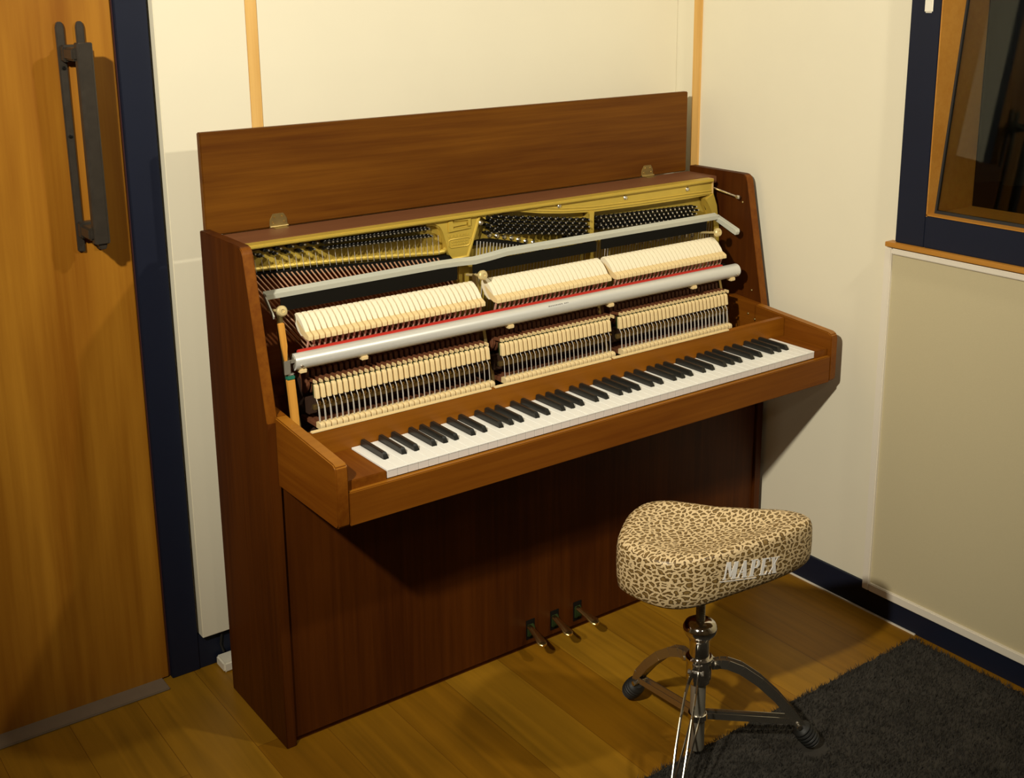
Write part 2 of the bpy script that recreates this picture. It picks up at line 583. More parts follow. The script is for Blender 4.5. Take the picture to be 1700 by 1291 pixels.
# white box on the floor behind the piano
pb = thing('power_adapter', 'small white plastic box on the floor between door and piano', 'adapter', (-.08, .645, 0))
MB().box(-.119, -.03, .622, .672, 0, .026, bevel=.004).build('housing', PLASTIC, pb)
MB().tube([(-.10, .668, .03), (-.105, .672, .05), (-.10, .673, .08)], .003, 8).build('cable', RUBBER, pb)

# ------------------------------------------------------------------ rug
rg = thing('rug', 'charcoal grey shaggy rug lying under the stool on the floorboards', 'rug', (.7, -1.2, 0))
rm = MB()
X0, X1, Y0, Y1 = -.75, 1.335, -2.3, -.270
nx, ny = 120, 116
V = []
for j in range(ny+1):
    row = []
    for i in range(nx+1):
        x, y = lerp(X0, X1, i/nx), lerp(Y0, Y1, j/ny)
        e = min(i, nx-i, j, ny-j)
        z = .003 if e > 0 else 0.001
        row.append(rm.bm.verts.new((x+random.uniform(-.004, .004), y+random.uniform(-.003, .003), z+random.uniform(0, .003)*(e > 0))))
    V.append(row)
for j in range(ny):
    for i in range(nx):
        rm.bm.faces.new((V[j][i], V[j][i+1], V[j+1][i+1], V[j+1][i]))
rm.build('rug_base', RUGM, rg)
tf = MB()
vs_, fs_ = [], []
for i in range(60000):
    x, y = random.uniform(-.1, X1), random.uniform(-.95, Y1)
    if min(math.hypot(x-.785, y+.412), math.hypot(x-.352, y+.433)) < .034:
        continue
    a = random.uniform(0, 2*PI)
    hh = random.uniform(.006, .013)
    w_ = random.uniform(.0008, .0016)
    lx, ly = random.gauss(0, .004), random.gauss(0, .004)
    c_, s_ = math.cos(a)*w_, math.sin(a)*w_
    k = len(vs_)
    vs_ += [(x-c_, y-s_, .003), (x+c_, y+s_, .003), (x+lx, y+ly, .004+hh)]
    fs_.append((k, k+1, k+2))
me = bpy.data.meshes.new('rug_pile')
me.from_pydata(vs_, [], fs_)
me.materials.append(RUGM)
o = bpy.data.objects.new('rug_pile', me)
COL.objects.link(o)
o.parent = rg
o.location = -rg.location
o['kind'] = 'stuff'

# ------------------------------------------------------------------ piano
PO = thing('upright_piano', 'open brown mahogany upright piano with its lid raised against the cream wall', 'piano', (.6, .30, 0))
SL0, SL1, SR0, SR1 = -.127, -.1035, 1.3235, 1.3475
sprof = [(.552, 0), (.262, 0), (.262, .752), (.3325, 1.086), (.336, 1.096), (.343, 1.102), (.352, 1.104), (.552, 1.104)]
for a, b_ in ((SL0, SL1), (SR0, SR1)):
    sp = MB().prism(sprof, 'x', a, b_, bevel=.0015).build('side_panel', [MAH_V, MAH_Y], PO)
    for f in sp.data.polygons:
        if f.normal.y < -.3 and f.center.z > .751:     # solid lipping on the sloping front edge
            f.material_index = 1
# arms
aprof = [(.262, .612), (.012, .612), (.006, .616), (.004, .622), (.004, .728), (.007, .737), (.015, .7425), (.262, .7625)]
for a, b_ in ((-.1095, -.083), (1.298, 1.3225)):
    MB().prism(aprof, 'x', a, b_, bevel=.0025).build('arm', [MAH_Y, EDGE_LIT], PO)
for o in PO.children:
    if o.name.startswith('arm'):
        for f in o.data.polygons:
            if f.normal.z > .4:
                f.material_index = 1  # upward faces coloured lighter, as lit from above
for a, b_ in ((-.1035, -.083), (1.298, 1.3235)):
    MB().prism([(.2625, .66), (.2625, .7625), (.36, .770), (.40, .760), (.40, .66)], 'x', a, b_, bevel=.002).build('arm_extension', MAH_Y, PO)
# keybed, slip, blocks, nameboard
box('keybed', MAH_Y, (-.0825, 1.2975, .024, .30, .616, .660), PO, .001)
ks = MB().box(-.0825, 1.2975, .004, .0235, .613, .6825, bevel=.0018).build('key_slip', [MAH_X, EDGE_LIT], PO)
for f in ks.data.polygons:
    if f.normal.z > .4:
        f.material_index = 1  # slip top gets the same painted light as the arms
box('key_block', MAH_Y, (-.0825, .0055, .0145, .158, .661, .701), PO, .0015)
box('key_block', MAH_Y, (1.2485, 1.2975, .0145, .158, .661, .701), PO, .0015)
box('name_board', NAMEW, (-.0825, 1.2975, .1585, .176, .661, .750), PO, .0015)
for a, b_ in ((-.078, .357), (.367, .701), (.708, 1.092)):
    lab(MB().box(a, b_, .1595, .1685, .7505, .7545, bevel=.001).build('rest_strip', MAPLE, PO), 'pale wooden strip on the name board')
# lower case
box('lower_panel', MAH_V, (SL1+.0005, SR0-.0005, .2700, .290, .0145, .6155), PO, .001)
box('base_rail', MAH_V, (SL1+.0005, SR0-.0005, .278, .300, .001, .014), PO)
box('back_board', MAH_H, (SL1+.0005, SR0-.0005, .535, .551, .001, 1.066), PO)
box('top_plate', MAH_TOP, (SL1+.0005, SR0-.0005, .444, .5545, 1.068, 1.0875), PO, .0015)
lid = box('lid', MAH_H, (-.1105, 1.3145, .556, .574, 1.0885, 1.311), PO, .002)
for hx in (.058, 1.165):
    hb = MB()
    hb.prism([(hx-.022, 1.089), (hx+.022, 1.089), (hx+.021, 1.106), (hx+.013, 1.119), (hx-.013, 1.119), (hx-.021, 1.106)], 'y', .5535, .556, bevel=.0008)
    hb.tube([(hx-.022, .5525, 1.0905), (hx+.022, .5525, 1.0905)], .0032, 10)
    hb.box(hx-.016, hx+.016, .536, .553, 1.0875, 1.0892)
    hh_ = hb.build('hinge', BRASS_D, lid)
    hh_.location = (0, 0, 0)
    for dx, dz in ((-.014, 1.100), (.014, 1.100), (-.009, 1.112), (.009, 1.112)):
        MB().lathe([(0, 0), (.0026, 0), (.002, .0012), (0, .0016)], (hx+dx, .5535, dz), (0, -1, 0), 10).build('screw', BRASS, hh_).location = (0, 0, 0)
# black inner floor and soundboard
box('action_floor', BROWN_D, (SL1+.0005, SR0-.0005, .186, .47, .661, .668), PO)
box('soundboard', SOUND, (SL1+.0005, SR0-.0005, .476, .486, .668, 1.06), PO)

# keys -------------------------------------------------------------
KX0, KX1 = .006, 1.2475
KW = (KX1-KX0)/52
KT, KB = .7025, .6845
names = 'ABCDEFG'
hasb = {'A': 0.0030, 'C': -.0028, 'D': .0028, 'F': -.0032, 'G': 0.0}
proto = {}
BW = .0118
for i in range(52):
    n = names[i % 7]
    nl = names[(i-1) % 7]
    lb = (nl in hasb) and i > 0
    rb = (n in hasb) and i < 51
    ln = (BW/2+hasb[nl]+.0008) if lb else 0
    rn = (BW/2-hasb[n]+.0008) if rb else 0
    key = (n if 0 < i < 51 else n+str(i))
    if key not in proto:
        g_ = .00055
        y0, yb, y1 = .014, .062, .1575
        pts = [(g_, y0), (KW-g_, y0)]
        if rn:
            pts += [(KW-g_, yb), (KW-rn, yb), (KW-rn, y1)]
        else:
            pts += [(KW-g_, y1)]
        if ln:
            pts += [(ln, y1), (ln, yb), (g_, yb)]
        else:
            pts += [(g_, y1)]
        mb = MB()
        mb.prism(pts, 'z', KT-.0026, KT, bevel=.0004, seg=1)
        mb.prism([(a_, max(b2, .0155)) for a_, b2 in pts], 'z', KB+.0008, KT-.0027)
        ob = mb.build('white_key', IVORY, PO, smooth=0)
        ff = MB().box(g_+.0002, KW-g_-.0002, .0149, .01545, KB+.001, KT-.0028).build('key_front', KEYFRONT, ob, smooth=0)
        ob.location = ob.location+Vector((KX0+i*KW, 0, 0))
        proto[key] = (ob, i)
    else:
        ob0, i0 = proto[key]
        dup(ob0, dx=(i-i0)*KW)
bk = MB()
yb0, yb1 = .0635, .1575
A = [(-BW/2, yb0, KB+.006), (BW/2, yb0, KB+.006), (BW/2, yb1, KB+.006), (-BW/2, yb1, KB+.006)]
Bq = [(-BW/2+.0002, yb0+.0005, KT+.0015), (BW/2-.0002, yb0+.0005, KT+.0015), (BW/2-.0002, yb1, KT+.0015), (-BW/2+.0002, yb1, KT+.0015)]
Cq = [(-BW/2+.0016, yb0+.007, KT+.0118), (BW/2-.0016, yb0+.007, KT+.0118), (BW/2-.0016, yb1, KT+.0122), (-BW/2+.0016, yb1, KT+.0122)]
R3 = [[bk.bm.verts.new(p) for p in r_] for r_ in (A, Bq, Cq)]
for P_, Q_ in zip(R3, R3[1:]):
    for k in range(4):
        bk.bm.faces.new((P_[k], P_[(k+1) % 4], Q_[(k+1) % 4], Q_[k]))
bk.bm.faces.new(R3[0][::-1])
bk.bm.faces.new(R3[2])
bmesh.ops.bevel(bk.bm, geom=[e for e in bk.bm.edges if min(v.co.z for v in e.verts) > KT+.005], offset=.0012, segments=2, affect='EDGES')
bk0 = None
for i in range(51):
    n = names[i % 7]
    if n in hasb:
        cx = KX0+(i+1)*KW+hasb[n]
        if bk0 is None:
            bk0 = bk.build('black_key', EBONY, PO)
            base = bk0.location.copy()
            bk0.location = base+Vector((cx, 0, 0))
        else:
            c = bk0.copy()
            COL.objects.link(c)
            c.location = base+Vector((cx, 0, 0))

# iron plate ---------------------------------------------------------
PL_TOP = [(-0.095,1.067+.019),(0.211,1.086),(0.521,1.086),(0.521,1.084),(0.410,1.084),(0.385,1.075),(0.218,1.074),(-0.095,1.077)]
PL_BAND = [(0.512,1.086),(1.285,1.086),(1.291,1.042),(1.191,1.040),(1.018,1.041),(0.864,1.044),(0.766,1.052),(0.700,1.060),(0.630,1.073),(0.582,1.076),(0.547,1.073),(0.531,1.066),(0.515,1.078)]
PL_RIDGE1 = [(1.284,1.046),(1.191,1.047),(1.017,1.048),(0.864,1.051),(0.766,1.058),(0.700,1.067),(0.630,1.078)]
PL_RIDGE2 = [(1.284,1.053),(1.191,1.054),(1.017,1.055),(0.864,1.058),(0.766,1.065),(0.700,1.074),(0.665,1.080)]
PL_PLAQ = [(0.385,1.075),(0.410,1.085),(0.521,1.085),(0.515,1.071),(0.486,0.983),(0.438,0.981),(0.425,0.999),(0.420,1.021),(0.411,1.051),(0.403,1.064)]
OVAL = [(0.426,1.027),(0.431,1.030),(0.480,1.030),(0.489,1.026),(0.485,1.013),(0.478,1.010),(0.432,1.010),(0.427,1.015)]
BASSFIELD = [(-0.097,1.084),(0.401,1.084),(0.425,1.048),(0.431,1.016),(0.434,0.997),(0.426,0.990),(0.203,1.004),(-0.051,1.020),(-0.098,1.024)]
RFIELD = [(0.48,1.084),(1.312,1.084),(1.318,0.994),(1.318,0.70),(0.46,0.70),(0.480,0.964),(0.45,0.981)]
DARKTRE = [(0.503,1.015),(0.538,1.016),(0.601,1.005),(0.674,0.984),(0.711,0.974),(0.711,0.962),(0.652,0.981),(0.583,0.998),(0.535,1.008),(0.500,1.006)]
pm = MB()
pm.prism(PL_TOP, 'y', .425, .446)
pm.prism(PL_BAND, 'y', .4255, .446)
pm.prism(PL_PLAQ, 'y', .427, .446)
pm.box(-.097, 1.285, .416, .446, 1.078, 1.0865, bevel=.002)
for r_ in (PL_RIDGE1, PL_RIDGE2):
    pm.tube([(a, .4255, b_) for a, b_ in r_], .0022, 8)
pm.tube([(.515, .428, 1.077), (.480, .428, .984), (.436, .428, .983)], .0042, 8)
pm.tube([(.412, .428, 1.079), (.50, .428, 1.078)], .0018, 8)
# bearing ridge under the bass pins
pm.tube([(-.097, .441, 1.031), (.050, .441, 1.025), (.198, .441, 1.017), (.398, .440, 1.001), (.421, .440, 1.002), (.430, .438, 1.014), (.421, .438, 1.045), (.410, .438, 1.062), (.395, .438, 1.071), (.37, .438, 1.0745)], .006, 8)
pm.prism([(0.846,1.048),(0.866,1.046),(0.860,1.031),(0.862,0.936),(0.870,0.880),(0.844,0.880),(0.852,0.938),(0.850,1.032)], 'y', .420, .446, bevel=.002)
pm.prism([(1.259,1.033),(1.291,1.046),(1.304,1.010),(1.318,0.940),(1.318,0.830),(1.303,0.830),(1.300,0.943),(1.286,0.996)], 'y', .422, .446, bevel=.002)
pm.prism([(.44, .70), (.475, .70), (.482, .96), (.447, .975)], 'y', .422, .446, bevel=.003)
plate = lab(pm.build('iron_plate', GOLD, PO), 'gold painted cast iron plate')
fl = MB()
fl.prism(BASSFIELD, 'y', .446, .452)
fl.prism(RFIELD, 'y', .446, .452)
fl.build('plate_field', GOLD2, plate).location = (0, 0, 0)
lg = MB()
lg.prism([(0.437,1.068),(0.437,1.0745),(0.425,1.074),(0.425,1.048),(.486,1.051),(.486,1.055),(.437,1.055),(0.437,1.061),(0.476,1.061),(0.476,1.068)][::-1], 'y', .4228, .4272, bevel=.0008)
lg.prism([(.480, 1.057), (.488, 1.057), (.488, 1.076), (.440, 1.076), (.440, 1.0725), (.480, 1.0725)], 'y', .4228, .4272, bevel=.0008)
x = .425
for k, wd in enumerate((.007, .008, .009, .007, .008, .006, .007)):      # worn cast lettering, not legible
    lg.box(x, x+wd-.002, .4255, .4272, 1.0335, 1.041, bevel=.0008, rot=Matrix.Rotation((-.25, .3, -.2, .35, .1, -.3, .2)[k], 3, 'Y'))
    x += wd+.0012
ovp = [(a, .4262, b_) for a, b_ in OVAL]
lg.tube(ovp+[ovp[0], ovp[1]], .0013, 6)
for rr, zz in enumerate((1.0235, 1.0165)):
    x = .434
    for k in range(7):
        lg.box(x, x+.0052, .4258, .4272, zz-.0022, zz+.0022, bevel=.0005, rot=Matrix.Rotation(((k*37+rr*13) % 9-4)*.1, 3, 'Y'))
        x += .0068
lg.build('plate_emblem', GOLD, plate).location = (0, 0, 0)
box_d = MB().prism(DARKTRE, 'y', .430, .446).build('treble_felt', FELT_K, plate)
box_d.location = (0, 0, 0)
bf = MB().prism([(-0.097,1.0235),(0.048,1.0155),(0.196,1.0055),(0.395,0.9915),(0.432,0.992),(0.441,0.984),(0.436,0.980),(0.395,0.981),(0.196,0.995),(0.048,1.004),(-0.097,1.012)], 'y', .428, .446).build('bass_felt', FELT_K, plate)
bf.location = (0, 0, 0)
sc0 = None
for (a, b_) in ((.376, 1.062), (.517, 1.060), (.753, 1.073), (.971, 1.069), (1.192, 1.067)):
    yy = .440 if a < .45 else .4255
    if sc0 is None:
        sc0 = MB().lathe([(0, 0), (.0062, 0), (.0062, .002), (.004, .0045), (0, .005)], (0, 0, 0), (0, -1, 0), 14).build('plate_screw', STEEL, plate)
        sc0.location = (a, yy, b_)
    else:
        c = sc0.copy()
        COL.objects.link(c)
        c.location = (a, yy, b_)
for lst in ([(0.546,1.025),(0.569,1.020),(0.590,1.015),(0.612,1.009),(0.633,1.002),(0.655,0.995),(0.678,0.989)],
            [(0.994,0.943),(1.019,0.942),(1.043,0.941),(1.069,0.940),(1.095,0.940),(1.121,0.940),(1.148,0.939),(1.175,0.937),(1.199,0.937),(1.225,0.935)]):
    bar = MB()
    bar.prism([(p[0], p[1]+.008) for p in lst]+[(p[0], p[1]-.008) for p in lst[::-1]], 'y', .434, .446, bevel=.001)
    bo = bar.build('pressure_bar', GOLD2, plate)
    bo.location = (0, 0, 0)
    for p in lst:
        c = sc0.copy()
        COL.objects.link(c)
        c.location = (p[0], .434, p[1])

# tuning pins
pinpos = []
for l in ([(-0.066,1.064),(-0.035,1.068),(-0.007,1.068),(0.021,1.069),(0.049,1.069),(0.079,1.068)], [(-0.048,1.058),(-0.016,1.059),(0.012,1.058),(0.043,1.056),(0.071,1.056),(0.102,1.054)]):
    pinpos += l
for k in range(26):
    t = k/25
    pinpos.append((lerp(.106, .362, t), lerp(1.066, 1.063, t)))
    pinpos.append((lerp(.115, .370, t), lerp(1.052, 1.045, t)))
nb = len(pinpos)
for r_ in range(7):
    for k in range(15):
        x_ = .536+k*.0215+(.0108 if r_ % 2 else 0)
        top = 1.068 if x_ < .56 else lerp(1.066, 1.026, min(1, (x_-.56)/.27))
        z_ = top-r_*.0092
        if x_ < .842 and z_ > lerp(1.031, .996, (x_-.53)/.2):
            pinpos.append((x_, z_))
for r_ in range(4):
    for k in range(22):
        x_ = .876+k*.0160+(.008 if r_ % 2 else 0)
        z_ = lerp(1.026, 1.014, (x_-.86)/.36)-r_*.0095
        if x_ < 1.225:
            pinpos.append((x_, z_))


def pinmesh(mb, x, z, tip=False):
    d = Vector((0, -1, .12)).normalized()
    o = Vector((x, .446, z))
    mb.lathe([(.0030, 0), (.0030, .030), (.0026, .0385), (0, .0385)], o, d, 8)
    mb.lathe([(.0030, .010), (.0050, .011), (.0044, .013), (.0050, .015), (.0044, .017), (.0050, .019), (.0050, .021), (.0030, .022)], o, d, 8)


p0 = MB()
pinmesh(p0, 0, 0)
p0o = p0.build('tuning_pin', PIN, PO)
basep = p0o.location.copy()
t0 = MB().lathe([(0, 0), (.0022, 0), (.0018, .0014), (0, .0016)], Vector((0, .446, 0))+Vector((0, -1, .12)).normalized()*.0383, (0, -1, .12), 8).build('pin_tip', PINTIP, p0o)
rest = MB()
order = sorted(range(len(pinpos)), key=lambda i: pinpos[i][0])
for n_, i in enumerate(order):
    x_, z_ = pinpos[i]
    if n_ == 0:
        p0o.location = basep+Vector((x_, 0, z_))
    elif n_ < 100:
        dup(p0o, dx=x_-pinpos[order[0]][0], dz=z_-pinpos[order[0]][1])
    else:
        pinmesh(rest, x_, z_)
        rest.lathe([(.0022, 0), (.0018, .0014), (0, .0016)], Vector((x_, .446, z_))+Vector((0, -1, .12)).normalized()*.0383, (0, -1, .12), 6)
ro = rest.build('tuning_pin_field', [PIN, PINTIP], PO)
for f in ro.data.polygons:
    if f.center.y < .4097:
        f.material_index = 1
ro['kind'] = 'stuff'

# strings
scount = 0
restS = MB()


def string(p, q, r, mat):
    global scount
    scount += 1
    if scount <= 100:
        MB().tube([p, q], r, 6).build('string', mat, PO)
    else:
        restS.tube([p, q], r, 5)


for k in range(44):
    x_ = -.105+k*.0116
    zt = lerp(1.018, .985, max(0, min(1, (x_+.1)/.53)))
    sl = lerp(.80, .62, k/43)
    p = Vector((x_, .4265, zt+.004))
    L_ = .36
    q = p+Vector((L_*sl, 0, -L_))
    if q.x > 1.31:
        q = p+(q-p)*((1.31-p.x)/(q.x-p.x))
    string(p, q, .0017, COPPER)
for k in range(30):
    x_ = -.06+k*.0158      # plain leads from pin to bearing
    string((x_, .428, lerp(1.052, 1.045, k/29)), (x_+.006, .4345, lerp(1.022, .998, k/29)), .0007, WIRE)
for k in range(84):
    x_ = .508+k*.0096
    if abs(x_-.857) < .012:
        continue
    zt = lerp(1.018, .975, min(1, max(0, (x_-.50)/.2)))
    if x_ > .87:
        zt = .985
    string((x_, .4285, zt), (x_-.018, .4285, .78), .0011, WIRE)
rs = restS.build('string_field', WIRE, PO)
rs['kind'] = 'stuff'

# muffler rail -----------------------------------------------------------
mr_ = MB()
tp = [(-.057, .987), (.38, .990), (.43, .9885), (.475, .986), (.52, .989), (.57, .994), (1.275, .994)]
prof = [(.401, .002), (.386, -.0035), (.3885, -.0145), (.3905, -.0145), (.3885, -.005), (.401, -.0005)]
rings = []
for x_, z_ in tp:
    jog = 0
    rings.append([mr_.bm.verts.new((x_, y_+jog, z_+dz)) for y_, dz in prof])
for P_, Q_ in zip(rings, rings[1:]):
    for k in range(6):
        mr_.bm.faces.new((P_[k], P_[(k+1) % 6], Q_[(k+1) % 6], Q_[k]))
mr_.bm.faces.new(rings[0])
mr_.bm.faces.new(rings[-1][::-1])
mr_.prism([(.402, .990), (.322, .962), (.320, .955), (.324, .946), (.333, .950), (.402, .975)], 'x', 1.275, 1.290, bevel=.001)
mr_.prism([(.398, .989), (.352, .945), (.355, .939), (.398, .975)], 'x', -.0585, -.0555)
mr = lab(mr_.build('muffler_rail', RAILGREY, PO), 'grey green angled steel rail above the hammers')
fk = MB()
fk.box(-.022, .425, .3905, .3945, .942, .9755)
fk.box(.470, .846, .3905, .3945, .950, .9765)
fk.box(.864, 1.235, .3905, .3945, .953, .979)
fk.build('muffler_felt', FELT_K, mr).location = (0, 0, 0)

# hammer rail tube ---------------------------------------------------------
TY, TZ, TR = .300, .8570, .0178
tb = MB().tube([(-.045, TY, TZ), (1.258, TY, TZ)], TR, 36).build('hammer_rail', ALU, PO)
lab(tb, 'silver painted round tube')
for xx, d in ((-.045, -1), (1.258, 1)):
    e_ = MB().lathe([(0, .0), (.0135, .0), (.0135, .002), (.006, .003), (0, .003)], (xx, TY, TZ), (d, 0, 0), 24).build('rail_cap', CHROME_D, tb)
    e_.location = (0, 0, 0)
s0 = None
for xx in (-.033, 1.247):
    c = MB().lathe([(0, 0), (.0035, 0), (.003, .0025), (0, .003)], (xx, TY-TR*.94, TZ-.006), (0, -1, -.3), 12).build('rail_screw', STEEL, tb)
for xx in (-.028, .117, .504, .81, 1.094, 1.235):
    c = MB().box(xx-.008, xx+.008, TY-.014, TY+.004, TZ-TR-.006, TZ-TR+.003, bevel=.0015).build('rail_clip', MAPLE, tb)
    c.location = (0, 0, 0)
x = .612
pr_ = MB()
for k, wd in enumerate((.006, .004, .005, .004, .005, .004, .005, .005, 0, .005, .004, .003)):
    if wd:
        ang = math.radians(38)
        yy, zz = TY-(TR+.0001)*math.cos(ang), TZ+(TR+.0001)*math.sin(ang)
        pr_.box(x, x+wd-.0012, yy-.0002, yy+.0004, zz-.0012, zz+.0012, rot=Matrix.Rotation(-ang, 3, 'X'))
    x += (wd or .003)+.0007
pr_.build('rail_print', PRINT_K, tb).location = (0, 0, 0)
fr_ = MB().box(-.028, 1.215, .3045, .3180, .8660, .8765, bevel=.002).build('hammer_rail_felt', FELT_R, PO)
lab(fr_, 'long red felt strip behind the tube')
MB().box(-.028, 1.235, .3182, .3240, .8560, .8745).build('hammer_rest_rail', FELT_K, PO)

# action notes ------------------------------------------------------------
secs = [(.000, .437, 33), (.4815, .8160, 26), (.8450, 1.2170, 29)]
HX = []
for a, b_, n in secs:
    for k in range(n):
        HX.append(lerp(a, b_, k/(n-1)))
lows = [(-.008, .424, 33), (.467, .787, 26), (.824, 1.193, 29)]
LX = []
for a, b_, n in lows:
    for k in range(n):
        LX.append(lerp(a, b_, k/(n-1)))
h1 = MB()
HWd = .0104
h1.prism([(.302, .8945), (.302, .903), (.305, .905), (.326, .9145), (.352, .930), (.357, .925), (.340, .902), (.318, .8945)], 'x', -HWd/2, HWd/2, bevel=.0005, seg=1)
ham = h1.build('hammer', MAPLE, PO, smooth=30)
h2 = MB()
h2.prism([(.3165, .9100), (.322, .9185), (.334, .9310), (.348, .9405), (.358, .9430), (.3655, .9385), (.3685, .9300), (.3640, .9180), (.352, .9040), (.338, .8965), (.330, .8985), (.338, .9050), (.350, .9170), (.354, .9260), (.350, .9275), (.335, .9180)], 'x', -HWd/2, HWd/2, bevel=.0006, seg=1)
h2.build('hammer_felt', FELT_W, ham, smooth=40)
h3 = MB()
h3.tube([(0, .3135, .897), (0, .345, .812)], .0026, 8)
h3.build('hammer_shank', MAPLE_D, ham)
h4 = MB()
h4.prism([(.330, .822), (.352, .826), (.362, .80), (.362, .770), (.338, .768), (.326, .79)], 'x', -.0045, .0045, bevel=.001, seg=1)
h4.prism([(.328, .808), (.297, .8100), (.297, .8045), (.330, .800)], 'x', -.0022, .0022)
h4.build('hammer_butt', BUTT, ham)
h5 = MB().box(-.0035, -.0002, .283, .2985, .8035, .8115, bevel=.001)
h5.build('catcher', MAPLE, ham)
bh = ham.location.copy()
for k, x_ in enumerate(HX):
    if k == 0:
        ham.location = bh+Vector((x_, 0, 0))
    else:
        hd = dup(ham, dx=x_-HX[0])
        if k >= 33:
            hd.scale.x = 1.12
c1 = MB()
c1.prism([(.2655, .7785), (.2695, .8035), (.2730, .8075), (.2785, .8075), (.2765, .7785)], 'x', -.0046, .0046, bevel=.001, seg=1)
chk = c1.build('backcheck', MAPLE, PO)
c2 = MB().prism([(.2768, .7785), (.2792, .8075), (.2835, .8070), (.2800, .7785)], 'x', -.0046, .0046)
c2.build('check_felt', FELT_G, chk)
c3 = MB().tube([(-.003, .2715, .780), (-.003, .2625, .768), (-.0035, .2580, .728)], .00095, 6)
c3.build('check_wire', WIRE, chk)
wq = MB()
wq.prism([(.252, .7145), (.2495, .718), (.2495, .7255), (.2525, .7295), (.262, .730), (.272, .728), (.272, .7145)], 'x', -.0055, .0055, bevel=.001, seg=1)
wip = wq.build('wippen', MAPLE, PO)
w1 = MB().box(-.004, .004, .2725, .345, .7145, .722).build('wippen_arm', BUTT, wip)  # rear of the wippen, its shade put into the dark colour
w2 = MB().tube([(.003, .268, .7290), (.003, .2685, .745), (.0025, .2700, .760)], .0008, 6).build('bridle_wire', WIRE, wip)
w3 = MB()
w3.lathe([(0, 0), (.0030, 0), (.0034, .001), (.0034, .005), (.0022, .006), (.0022, .010), (0, .010)], (.0025, .2680, .7725), (0, .2, -1), 10)
w3.build('regulating_button', BRASS, wip)
bc, bw_ = chk.location.copy(), wip.location.copy()
for k, x_ in enumerate(LX):
    if k == 0:
        chk.location = bc+Vector((x_, 0, 0))
        wip.location = bw_+Vector((x_, 0, 0))
    else:
        dup(chk, dx=x_-LX[0])
        dup(wip, dx=x_-LX[0])
for a, b_, n in lows:
    MB().box(a-.008, b_+.008, .2735, .284, .752, .7635, bevel=.002).build('regulating_rail', BRASS_D, PO)
    MB().box(a-.008, b_+.008, .300, .318, .735, .770, bevel=.002).build('action_rail', BROWN_D, PO)
    MB().box(a-.008, b_+.008, .352, .385, .690, .800, bevel=.002).build('main_action_rail', BROWN_D, PO)
# small rails under the wippens
box('capstan_rail', BROWN_D, (-.03, 1.21, .26, .345, .669, .690), PO)
# action brackets with brass knobs
for (bx, kx, kz) in ((-.040, -.048, .958), (.4575, .457, .957), (.806, None, None), (1.232, 1.219, .958)):
    q = MB()
    zt = .955 if kx is not None else .86
    q.prism([(.345, .669), (.352, .80), (.372, .90), (.372, zt), (.357, zt), (.352, .90), (.325, .80), (.30, .73), (.285, .669)], 'x', bx-.004, bx+.004, bevel=.001)
    bk_ = q.build('action_bracket', BRASS_D, PO)
    if kx is not None:
        n = MB()
        n.lathe([(0, 0), (.009, 0), (.0115, .003), (.0115, .010), (.009, .013), (.004, .0135), (.0035, .0115), (0, .0115)], (kx, .340, kz), (0, -1, .25), 20)
        n.tube([(kx, .342, kz), (kx, .40, kz-.01)], .003, 8)
        n.build('bracket_knob', KNOB, bk_).location = (0, 0, 0)
# wooden sticks at the bass end
q = MB()
q.prism([(-.079, .948), (-.066, .948), (-.0625, .90), (-.064, .862), (-.068, .862), (-.074, .90)], 'y', .284, .292, bevel=.001)
lab(q.build('wooden_lever', STICK, PO), 'upper orange wooden stick at the bass end')
q = MB()
q.prism([(-.0665, .825), (-.0495, .825), (-.046, .76), (-.043, .69), (-.058, .69), (-.062, .76)], 'y', .284, .294, bevel=.001)
lv = lab(q.build('wooden_lever', STICK, PO), 'lower orange wooden stick with a green cap')
MB().box(-.067, -.049, .283, .295, .825, .834, bevel=.002).build('lever_cap', plain('teal_cap', (.02, .16, .10), .5), lv).location = (0, 0, 0)
MB().box(-.0675, -.0485, .2825, .2955, .834, .840, bevel=.003).build('lever_tip', STEEL, lv).location = (0, 0, 0)
q = MB()
q.box(-.072, -.058, .283, .287, .838, .868, bevel=.001)
q.box(-.060, -.044, .286, .292, .860, .866)
lab(q.build('rail_bracket', CHROME_D, PO), 'small steel plate at the end of the tube')
q = MB().box(-.098, -.070, .38, .40, .905, .925, bevel=.002).build('bass_stop', GOLD2, PO)
q = MB().box(-.1035, -.095, .35, .43, .70, .95).build('bass_liner', BROWN_D, PO)
# prop rod and screws on the inner right side
q = MB()
q.tube([(1.296, .449, 1.061), (1.306, .352, 1.044)], .0026, 8)
q.lathe([(0, -.006), (.005, -.005), (.006, 0), (.005, .005), (0, .006)], (1.307, .348, 1.043), (0, 1, 0), 12)
lab(q.build('prop_rod', STEEL, PO), 'thin steel rod with a ball end')
for (yy, zz) in ((.345, 1.028), (.300, .791), (.286, .733), (.262, .722)):
    MB().lathe([(0, 0), (.003, 0), (.003, .002), (.0015, .003), (0, .003)], (1.3235 if zz > .77 else 1.298, yy, zz), (-1, 0, 0), 10).build('case_screw', BRASS_D, PO)
box('plate_liner', PALE_WOOD, (1.2855, 1.290, .424, .446, 1.045, 1.086), PO)

